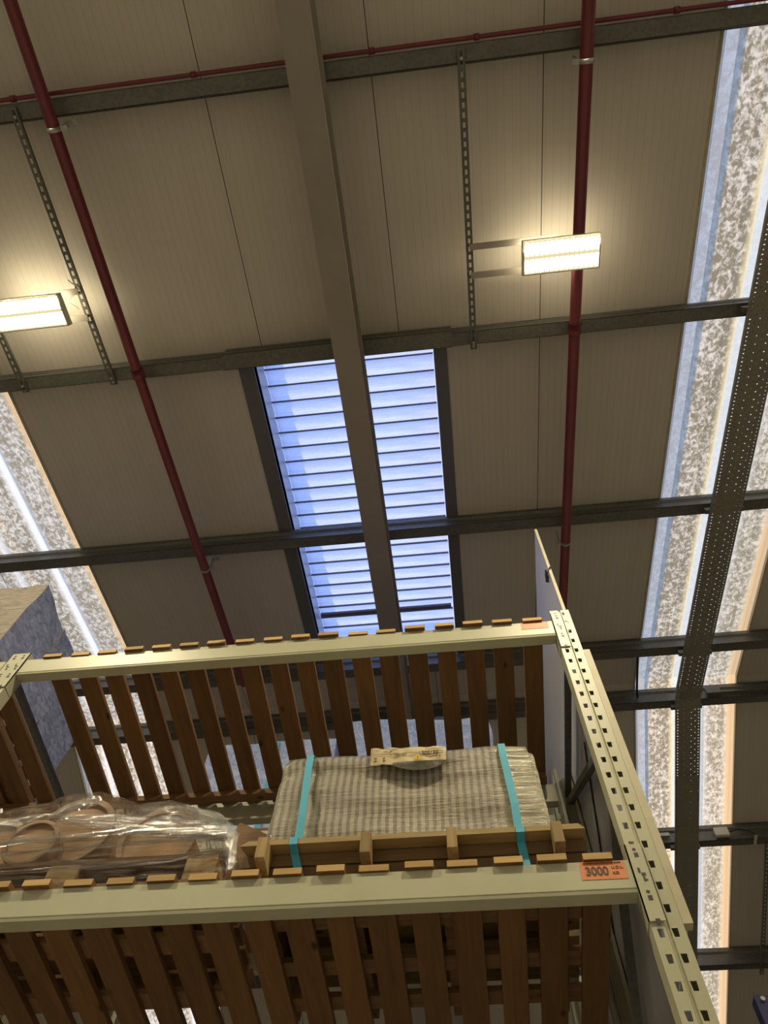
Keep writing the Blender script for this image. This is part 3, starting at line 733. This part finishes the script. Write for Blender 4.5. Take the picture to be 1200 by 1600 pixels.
# ------------------------------------------------------------------ pallets
def strap_path(name, pts, wd, mt, parent, th=.0016):
    b = MB()
    for (x0, y0, z0), (x1, y1, z1) in zip(pts, pts[1:]):
        nrm = Vector((0, z1-z0, -(y1-y0))); nrm = nrm.normalized()*th if nrm.length > 1e-6 else Vector((0,-th,0))
        b.hexa([(x0-wd/2,y0,z0),(x0+wd/2,y0,z0),(x1+wd/2,y1,z1),(x1-wd/2,y1,z1),Vector((x0-wd/2,y0,z0))+nrm,Vector((x0+wd/2,y0,z0))+nrm,Vector((x1+wd/2,y1,z1))+nrm,Vector((x1-wd/2,y1,z1))+nrm])
    return b.build(name, mt, parent)
zd = levels[0][1] + .026            # top of the slats
pz1 = 1.806
t_ = thing('pallet', 'wooden pallet with cleats along its front under the striped wrapped pack', 'pallet', (-.19, 2.4, zd))
b = MB(); b.hexa([(-.775,2.02,pz1-.021),(.393,2.02,pz1-.021),(.393,2.12,pz1-.021),(-.74,2.12,pz1-.021),(-.745,2.02,pz1),(.375,2.02,pz1),(.375,2.12,pz1),(-.74,2.12,pz1)])
b.build('deck_board', M['pallet'], t_)
for k in range(5):
    y = 2.15+k*.135; MB().box(-.745, .375, y, y+.10, pz1-.021, pz1).build('deck_board', M['pallet'], t_)
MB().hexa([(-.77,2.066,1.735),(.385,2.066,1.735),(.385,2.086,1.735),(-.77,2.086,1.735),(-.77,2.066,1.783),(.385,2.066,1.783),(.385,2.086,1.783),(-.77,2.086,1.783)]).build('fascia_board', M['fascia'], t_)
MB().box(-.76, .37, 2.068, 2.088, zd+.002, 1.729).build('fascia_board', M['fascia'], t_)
for xx in (-.684, -.334, -.048, .296):
    MB().hexa([(xx-.017,1.978,1.700),(xx+.017,1.978,1.700),(xx+.017,2.066,1.692),(xx-.017,2.066,1.692),(xx-.017,1.978,1.783),(xx+.017,1.978,1.783),(xx+.017,2.066,1.783),(xx-.017,2.066,1.783)]).build('cleat', M['cleat'], t_, bevel=.002)
for xx in (-.70, -.40, -.08, .30):
    MB().box(xx-.02, xx+.02, 2.09, 2.83, zd+.024, 1.785).build('stringer', M['oldwood'], t_)
for y in (2.22, 2.46, 2.66):
    MB().box(-.76, .38, y, y+.075, zd+.001, zd+.022).build('bottom_board', M['oldwood'], t_)

# striped pack
t_ = thing('wrapped_pack', 'film-wrapped striped grey pack on a pallet held by two blue straps', 'package', (-.21, 2.45, pz1))
def pack_mesh():
    b = MB(); nx, nz = 60, 24; X0, X1 = -.722, .300; zt = 2.262
    def pt(i, j):
        u, v_ = i/nx, j/nz
        x = X0 + (X1-X0)*u; 
        dz = .012*math.sin(u*7.1) + .008*math.sin(u*19)
        top = zt + .014*math.sin(u*math.pi*1.02)*.4 + .014*math.exp(-((u-.85)/.1)**2) + (.016 if u < .75 else .016)
        if u > .97: top -= .03
        if u < .03: top -= .012
        z = pz1 + (top-pz1)*v_
        y = 2.095 + .005*math.sin(u*11+v_*3) + .004*math.sin(v_*17+u*5)
        y += .03*max(0, v_-.93)/.07*.6
        y += .010*math.exp(-((v_-.80)/.035)**2)
        if v_ < .8: y += .012*(.8-v_)
        z += .0
        e = max(0, abs(u-.5)-.485)/.015; y += .008*e*e
        return (x + .018*v_*(1 if u < .02 else 0) - .012*v_*(1 if u > .98 else 0), y, z)
    for j in range(nz+1):
        for i in range(nx+1): b.v.append(Vector(pt(i, j)))
    for j in range(nz):
        for i in range(nx):
            a = j*(nx+1)+i; b.f.append((a, a+1, a+nx+2, a+nx+1)); b.mi.append(0)
    # top, sides, back
    n0 = len(b.v)
    for i in range(nx+1):
        p = Vector(pt(i, nz)); b.v.append(Vector((p.x, 2.82, p.z-.01)))
    for i in range(nx):
        a = nz*(nx+1)+i; b.f.append((a, a+1, n0+i+1, n0+i)); b.mi.append(1)
    n1 = len(b.v)
    for i in range(nx+1): b.v.append(Vector((pt(i,0)[0], 2.82, pz1)))
    for i in range(nx): b.f.append((n0+i, n0+i+1, n1+i+1, n1+i)); b.mi.append(1)
    for i in range(nx): b.f.append((n1+i, n1+i+1, i+1, i)); b.mi.append(1)
    for i in (0, nx):
        ring = [j*(nx+1)+i for j in range(nz+1)] + [n0+i, n1+i]
        b.f.append(tuple(ring if i else ring[::-1])); b.mi.append(1)
    return b
pk = pack_mesh().build('pack_body', [M['boxfront'], M['wrap_grey']], t_, origin=(-.722, 2.1, pz1), smooth=True)
# bulging flap of film under the label
b = MB(); nn = 16
for i in range(nn+1):
    u = i/nn; x = -.26 + .21*u; s_ = math.sin(u*math.pi)
    b.v += [Vector((x, 2.076, 2.190)), Vector((x, 2.066-.016*s_, 2.185-.014*s_)), Vector((x, 2.078, 2.180-.030*s_))]
for i in range(nn):
    for k in (0, 1): b.f.append((i*3+k, i*3+3+k, i*3+4+k, i*3+1+k)); b.mi.append(0)
b.build('film_flap', M['wrap_grey'], t_, smooth=True)
# crumpled film gathered at the right end
b = MB(); n, m_ = 18, 14
for j in range(n+1):
    for k in range(m_):
        a = 2*math.pi*k/m_; v_ = j/n; z = pz1 + .44*v_
        rr_ = .06*(1-.35*v_**3) * (1 + .18*math.sin(3*a+5*v_) + .1*math.sin(7*a-9*v_)); 
        if j == n: rr_ *= .3
        b.v.append(Vector((.318-.06*v_ + rr_*math.cos(a)*.62, 2.36 + rr_*math.sin(a)*2.2, z)))
for j in range(n):
    for k in range(m_): b.f.append((j*m_+k, j*m_+(k+1)%m_, (j+1)*m_+(k+1)%m_, (j+1)*m_+k)); b.mi.append(0)
b.f.append(tuple(n*m_+k for k in range(m_))); b.mi.append(0)
b.build('film_gather', M['wrap_grey'], t_, smooth=True)
# label on the pack
lbo = MB(); nx_, nz_ = 24, 6
def lp(i, j):
    u, v_ = i/nx_, j/nz_; x = -.350 + .298*u; z = 2.186 + .094*v_ - .010*u
    return Vector((x, 2.073 + .002*math.sin(u*23+v_*4) + .0016*math.sin(v_*9+u*31) + (.004 if v_ > .9 else 0), z))
for j in range(nz_+1):
    for i in range(nx_+1): lbo.v.append(lp(i, j))
for j in range(nz_):
    for i in range(nx_):
        a = j*(nx_+1)+i; lbo.f.append((a, a+1, a+nx_+2, a+nx_+1)); lbo.mi.append(0)
lab = lbo.build('paper_label', M['labelpaper'], t_, smooth=True); lab['label'] = 'creased cream paper label with a yellow warning triangle'
yl = 2.0680
ink = MB()
def lrect(x0, x1, z0, z1): ink.box(x0, x1, yl, yl+.0008, z0, z1)
lrect(-.345,-.058,2.236,2.2372); lrect(-.345,-.20,2.262,2.2632); lrect(-.13,-.058,2.250,2.2512); lrect(-.13,-.1288,2.25,2.272); lrect(-.345,-.3438,2.20,2.272)
lrect(-.155,-.065,2.2225,2.2235); lrect(-.155,-.154,2.2225,2.243)
for i in range(4):
    xa = -.335+.034*(i % 2); za = 2.212 - .014*(i//2)
    lrect(xa, xa+.012, za, za+.003); lrect(xa+.004, xa+.007, za-.004, za+.006)
ink.build('printed_lines', M['ink'], lab)
text('200120', .022, (-.147, yl, 2.226), (1,0,0), (0,0,1), M['ink'], 'printed_text', lab, bold=.0004)
text('C E', .013, (-.092, yl, 2.205), (1,0,0), (0,0,1), M['ink'], 'printed_text', lab)
text('mm  m', .012, (-.30, yl, 2.246), (1,0,0), (0,0,1), M['ink'], 'printed_text', lab)
text('x 1200 x 800', .012, (-.27, yl, 2.226), (1,0,0), (0,0,1), M['ink'], 'printed_text', lab)
tri = MB(); n_ = 0
tri.v += [Vector((-.178,yl-.0006,2.199)), Vector((-.148,yl-.0006,2.198)), Vector((-.163,yl-.0006,2.224))]; tri.f.append((0,1,2)); tri.mi.append(0)
tri.build('warning_triangle', M['yellow'], lab)
text('!', .020, (-.1655, yl-.0012, 2.2015), (1,0,0), (0,0,1), M['black'], 'printed_text', lab)
# straps
for xa, xb, xc in ((-.588, -.594, -.555), (.180, .168, .186)):
    zt = 2.288
    strap_path('strap', [(xc, 2.058, zd+.01), (xa, 2.058, 1.775), (xa, 2.016, 1.780), (xa, 2.016, pz1+.003), (xa, 2.074, pz1+.008), (xa+.001, 2.066, 1.95), (xb, 2.069, 2.20), (xb, 2.075, 2.262), (xb, 2.12, zt+.006), (xb, 2.80, zt+.002)], .028, M['strap'], t_, .0022)

# reels on their pallet
t_ = thing('pallet', 'wooden pallet with square blocks under the film-wrapped cardboard drums', 'pallet', (-1.45, 2.4, zd))
for xx in (-1.395, -.905, -2.0):
    MB().box(xx-.055, xx+.055, 2.045, 2.13, zd+.022, 1.768).build('block', M['cleat'], t_, bevel=.002)
    MB().box(xx-.055, xx+.055, 2.60, 2.70, zd+.022, 1.768).build('block', M['oldwood'], t_)
for y in (2.045, 2.3, 2.6): MB().box(-2.05, -.85, y, y+.09, zd+.001, zd+.022).build('bottom_board', M['oldwood'], t_)
for k in range(6):
    y = 2.045+k*.12; MB().box(-2.05, -.85, y, y+.10, 1.768, 1.788).build('deck_board', M['oldwood'], t_)
def drum(cx, cz, r, y0, y1, label):
    e = thing('cardboard_drum', label, 'drum', (cx, (y0+y1)/2, cz-r), 'cardboard drums lying under stretch film')
    MB().tube([(cx,y0+.012,cz),(cx,y1-.012,cz)], r*.90, 40).build('body', M['card'], e, smooth=False)
    for ya, yb_ in ((y0, y0+.02), (y1-.02, y1)):
        b = MB(); n = 48
        for yy, rr_ in ((ya, r*.84), (ya, r), (yb_, r), (yb_, r*.84)):
            for k in range(n): b.v.append(Vector((cx+rr_*math.cos(2*math.pi*k/n), yy, cz+rr_*math.sin(2*math.pi*k/n))))
        for q_ in range(4):
            for k in range(n):
                b.f.append((q_*n+k, q_*n+(k+1)%n, ((q_+1)%4)*n+(k+1)%n, ((q_+1)%4)*n+k)); b.mi.append(0)
        b.build('rim', M['card_edge'], e, bevel=.003)
    return e
drum(-1.515, 2.03, .158, 2.16, 2.55, 'largest cardboard drum, highest in the middle of the film bundle')
drum(-1.83, 1.950, .150, 2.15, 2.50, 'cardboard drum at the left edge of the film bundle, beside the white tag')
drum(-1.16, 1.960, .150, 2.16, 2.50, 'cardboard drum at the right of the film bundle')
drum(-1.59, 1.893, .100, 2.06, 2.14, 'small cardboard drum low in front, below the largest one')
drum(-1.98, 1.885, .095, 2.06, 2.14, 'small cardboard drum low in front at the left edge of the view')

# stretch film round the drums
fm = thing('stretch_film', 'clear creased stretch film drawn over the cardboard drums', 'plastic film', (-1.5, 2.3, zd))
sil = [(-2.11,2.02),(-1.95,2.09),(-1.80,2.14),(-1.66,2.165),(-1.58,2.20),(-1.46,2.203),(-1.36,2.165),(-1.27,2.125),(-1.15,2.135),(-1.05,2.10),(-.95,2.0),(-.87,1.90),(-.815,1.84),(-.80,1.70)]
def silz(x):
    for (a, za), (c_, zc) in zip(sil, sil[1:]):
        if a <= x <= c_: return za + (zc-za)*(x-a)/(c_-a)
    return sil[0][1] if x < sil[0][0] else sil[-1][1]
b = MB(); nx, nv = 90, 34
for j in range(nv+1):
    for i in range(nx+1):
        x = -2.11 + 1.305*i/nx; v_ = j/nv; top = silz(x)
        if v_ <= .75:
            w_ = v_/.75; z = zd + .006 + (top-zd-.006)*w_
            y = 2.035 + .16*max(0, w_-.25)**1.6 + .002*math.sin(x*40+z*20) + .002*math.sin(z*70 + x*6)
        else:
            w_ = (v_-.75)/.25; z = top - .05*w_**2 + .004*math.sin(x*31+w_*5); y = 2.035 + .16*.75**1.6 + .40*w_
        b.v.append(Vector((x, y, z)))
for j in range(nv):
    for i in range(nx):
        a = j*(nx+1)+i; b.f.append((a, a+1, a+nx+2, a+nx+1)); b.mi.append(0)
b.build('film_sheet', M['film'], fm, smooth=True)
def ribbon(pts, widths, name='film_fold'):
    b = MB(); b.uv = []; n = 28; k_ = 7; P_ = []
    for i in range(n+1):
        t = i/n*(len(pts)-1); a = min(int(t), len(pts)-2); f = t-a; f = f*f*(3-2*f) if False else f
        p = Vector(pts[a]).lerp(Vector(pts[a+1]), f); w_ = widths[a]*(1-f)+widths[a+1]*f; P_.append((p, w_))
    for i, (p, w_) in enumerate(P_):
        d = (P_[min(i+1,n)][0]-P_[max(i-1,0)][0]).normalized(); up = Vector((0,1,0)).cross(d).normalized()
        if up.z < 0: up = -up
        for k in range(k_+1):
            s_ = k/k_-.5; b.v.append(p + up*s_*w_ + Vector((0, -.010*math.cos(s_*math.pi) + .004*math.sin(k*2.1+i*.5), 0))); b.uv.append((i/n*2, k/k_))
    for i in range(n):
        for k in range(k_):
            a = i*(k_+1)+k; b.f.append((a, a+1, a+k_+2, a+k_+1)); b.mi.append(0)
    return b.build(name, M['strand'], fm, smooth=True)
Y_ = 2.045
ribbon([(-2.12,Y_+.0,1.905),(-1.85,Y_+.02,1.955),(-1.62,Y_+.03,2.01),(-1.53,Y_+.03,2.03)], [.085,.075,.05,.02])
ribbon([(-1.57,Y_+.03,2.015),(-1.53,Y_+.045,2.06),(-1.50,Y_+.07,2.11),(-1.45,Y_+.09,2.16)], [.01,.05,.08,.05])
ribbon([(-1.56,Y_+.03,2.015),(-1.30,Y_+.02,1.975),(-1.05,Y_+.01,1.92),(-.83,Y_,1.87)], [.02,.06,.08,.05])
ribbon([(-1.56,Y_+.03,2.005),(-1.30,Y_+.02,1.94),(-1.05,Y_+.01,1.895),(-.83,Y_,1.855)], [.02,.05,.05,.04])
ribbon([(-2.12,Y_-.005,1.845),(-1.6,Y_-.01,1.868),(-1.2,Y_-.01,1.885),(-.83,Y_-.01,1.85)], [.035,.03,.04,.05])
ribbon([(-2.12,Y_-.012,1.795),(-1.6,Y_-.014,1.812),(-1.2,Y_-.014,1.83),(-.83,Y_-.014,1.835)], [.014,.012,.016,.02])
ribbon([(-1.28,Y_+.13,2.125),(-1.10,Y_+.12,2.09),(-.94,Y_+.06,1.975),(-.81,Y_,1.84)], [.03,.09,.10,.05])
ribbon([(-.86,Y_,1.90),(-.82,Y_-.01,1.84),(-.79,Y_-.01,1.70)], [.06,.05,.03])
ribbon([(-2.12,Y_-.012,1.733),(-1.5,Y_-.014,1.736),(-1.0,Y_-.014,1.75),(-.83,Y_-.014,1.78)], [.014,.018,.012,.02])
b = MB().hexa([(-1.90,2.06,1.985),(-1.78,2.06,2.04),(-1.775,2.062,2.042),(-1.895,2.062,1.987),(-1.905,2.06,2.01),(-1.79,2.06,2.062),(-1.785,2.062,2.062),(-1.90,2.062,2.01)])
o = b.build('paper_tag', M['white_board'], fm); o['label'] = 'small white paper tag at the left under the film'

# ------------------------------------------------------------------ goods on the upper levels
zu = levels[1][1] + .026
t_ = thing('pallet', 'brown wooden pallet under the tall wrapped carton stack at the left edge', 'pallet', (-3.1, 2.6, zu))
for k in range(7):
    y = 2.07+k*.145; MB().box(-3.62, -2.46, y, y+.10, zu+.10, zu+.122).build('deck_board', M['oldwood'], t_)
for xx in (-3.55, -3.05, -2.52):
    MB().box(xx-.05, xx+.05, 2.07, 3.04, zu+.022, zu+.10).build('stringer', M['oldwood'], t_)
    MB().box(xx-.05, xx+.05, 2.07, 3.04, zu, zu+.022).build('bottom_board', M['oldwood'], t_)
def carton(x0, x1, y0, y1, z0, z1, name, mts, parent, lump=.012, nx=14, ny=14, nz=14, lean=0.0, seed=0):
    """film-wrapped carton: a box with softly dented faces; material 0 for the front, 1 for the rest"""
    b = MB(); rnd = random.Random(seed); ph = [rnd.uniform(0,6) for _ in range(9)]
    def w(p):
        x, y, z = p; k = lump
        f = (z-z0)/(z1-z0)
        dx = k*math.sin(y*9+z*13+ph[0]) + k*.5*math.sin(y*31+z*23+ph[1]); dy = k*math.sin(x*8+z*11+ph[2]); dz = k*.6*math.sin(x*13+y*12+ph[3])
        return Vector((x+dx*.6+lean*(f), y+dy*.5, z+dz))
    def face(f, na, nb, mi):
        base_ = len(b.v)
        for j in range(nb+1):
            for i in range(na+1): b.v.append(w(f(i/na, j/nb)))
        for j in range(nb):
            for i in range(na):
                a = base_+j*(na+1)+i; b.f.append((a, a+1, a+na+2, a+na+1)); b.mi.append(mi)
    face(lambda u,v_: (x0+(x1-x0)*u, y0, z0+(z1-z0)*v_), nx, nz, 0)
    face(lambda u,v_: (x1, y0+(y1-y0)*u, z0+(z1-z0)*v_), ny, nz, 1)
    face(lambda u,v_: (x1+(x0-x1)*u, y1, z0+(z1-z0)*v_), nx, nz, 1)
    face(lambda u,v_: (x0, y1+(y0-y1)*u, z0+(z1-z0)*v_), ny, nz, 1)
    face(lambda u,v_: (x0+(x1-x0)*u, y0+(y1-y0)*v_, z1), nx, ny, 1)
    face(lambda u,v_: (x0+(x1-x0)*u, y1+(y0-y1)*v_, z0), nx, ny, 1)
    o = b.build(name, mts, parent, smooth=True)
    return o
t_ = thing('wrapped_carton_stack', 'tall film-wrapped brown carton stack high at the left edge, its side shining blue', 'package', (-3.0, 2.6, zu+.122))
carton(-3.55, -2.50, 2.105, 2.46, zu+.130, 3.965, 'carton', [M['wrap_tan'], M['wrap_blue']], t_, .008, seed=1)
carton(-3.55, -2.495, 2.46, 2.74, zu+.130, 3.99, 'carton', [M['wrap_tan'], M['wrap_blue']], t_, .012, seed=2)
carton(-3.55, -2.51, 2.74, 3.12, zu+.130, 3.86, 'carton', [M['wrap_tan'], M['wrap_blue']], t_, .012, seed=3)

def rear_deck(label, z):
    d = thing('slatted_deck', label, 'shelf deck', (-.85, 3.8, z))
    for k in range(18): MB().box(.449-.1405*k-.094, .449-.1405*k, 3.262, 4.32, z+.001, z+.023).build('slat', M['slat'], d)
rear_deck('pine slatted deck of the rear rack under the blue-lit packs', levels[1][1])
t_ = thing('wrapped_pack', 'low blue film-wrapped pack behind the deck slats, with white printed words', 'package', (-1.2, 3.7, zu))
carton(-1.66, -.80, 3.35, 4.2, zu+.008, 3.80, 'pack_body', [M['wrap_print'], M['wrap_print']], t_, .007, seed=4)
text('favourite for', .060, (-1.60, 3.335, 3.125), (1,0,0), (0,0,1), M['white_board'], 'printed_text', t_)
text('favourite for', .060, (-1.25, 3.335, 3.52), (1,0,0), (0,0,1), M['white_board'], 'printed_text', t_)
strap_path('strap', [(-1.20, 3.338, zu), (-1.20, 3.336, 3.79)], .03, M['strap'], t_)
t_ = thing('wrapped_carton_stack', 'blue-lit film-wrapped packs behind the slats above the striped pack', 'package', (-.25, 3.7, zu))
carton(-.72, -.17, 3.35, 4.2, zu+.008, 3.95, 'carton', [M['wrap_print'], M['wrap_print']], t_, .012, seed=5)
carton(-.165, .22, 3.36, 4.2, zu+.008, 3.93, 'carton', [M['wrap_print'], M['wrap_print']], t_, .012, seed=6)
for (xx, zz, r) in ((-.52, 3.98, .10), (-.12, 3.97, .12)):
    b = MB()
    b.tube([(xx, 3.42, zz-.04), (xx+.01, 3.5, zz+.005), (xx+.015, 3.9, zz), (xx, 4.05, zz-.03)], [r*.6, r, r, r*.6], 12)
    b.build('film_bundle', M['wrap_blue'], t_, smooth=True)
b = MB(); pf = [(-.895,zd+.001),(-.80,zd+.001),(-.80,1.90),(-.757,2.035),(-.885,2.105),(-.893,2.09)]
for yy in (2.25, 2.256): b.v += [Vector((x, yy, z)) for x, z in pf]
b.f = [tuple(range(6)), tuple(range(11,5,-1))] + [(i, i+6, (i+1)%6+6, (i+1)%6) for i in range(6)]; b.mi = [0]*8
tag(b.build('cardboard_flap', M['oldwood']), 'brown cardboard offcut standing between the film bundle and the striped pack', 'cardboard')

# blue upright of a distant rack
t_ = thing('blue_rack_upright', 'dark blue steel upright end at the lower right corner', 'post', (1.53, 4.2, FL))
b = MB().box(1.462, 1.60, 4.20, 4.28, FL, 2.556); b.build('upright', M['bluepaint'], t_, bevel=.004)
MB().tube([(1.50,4.20,2.53),(1.50,4.185,2.53)], .012, 10).build('bolt', M['galv_lt'], t_)
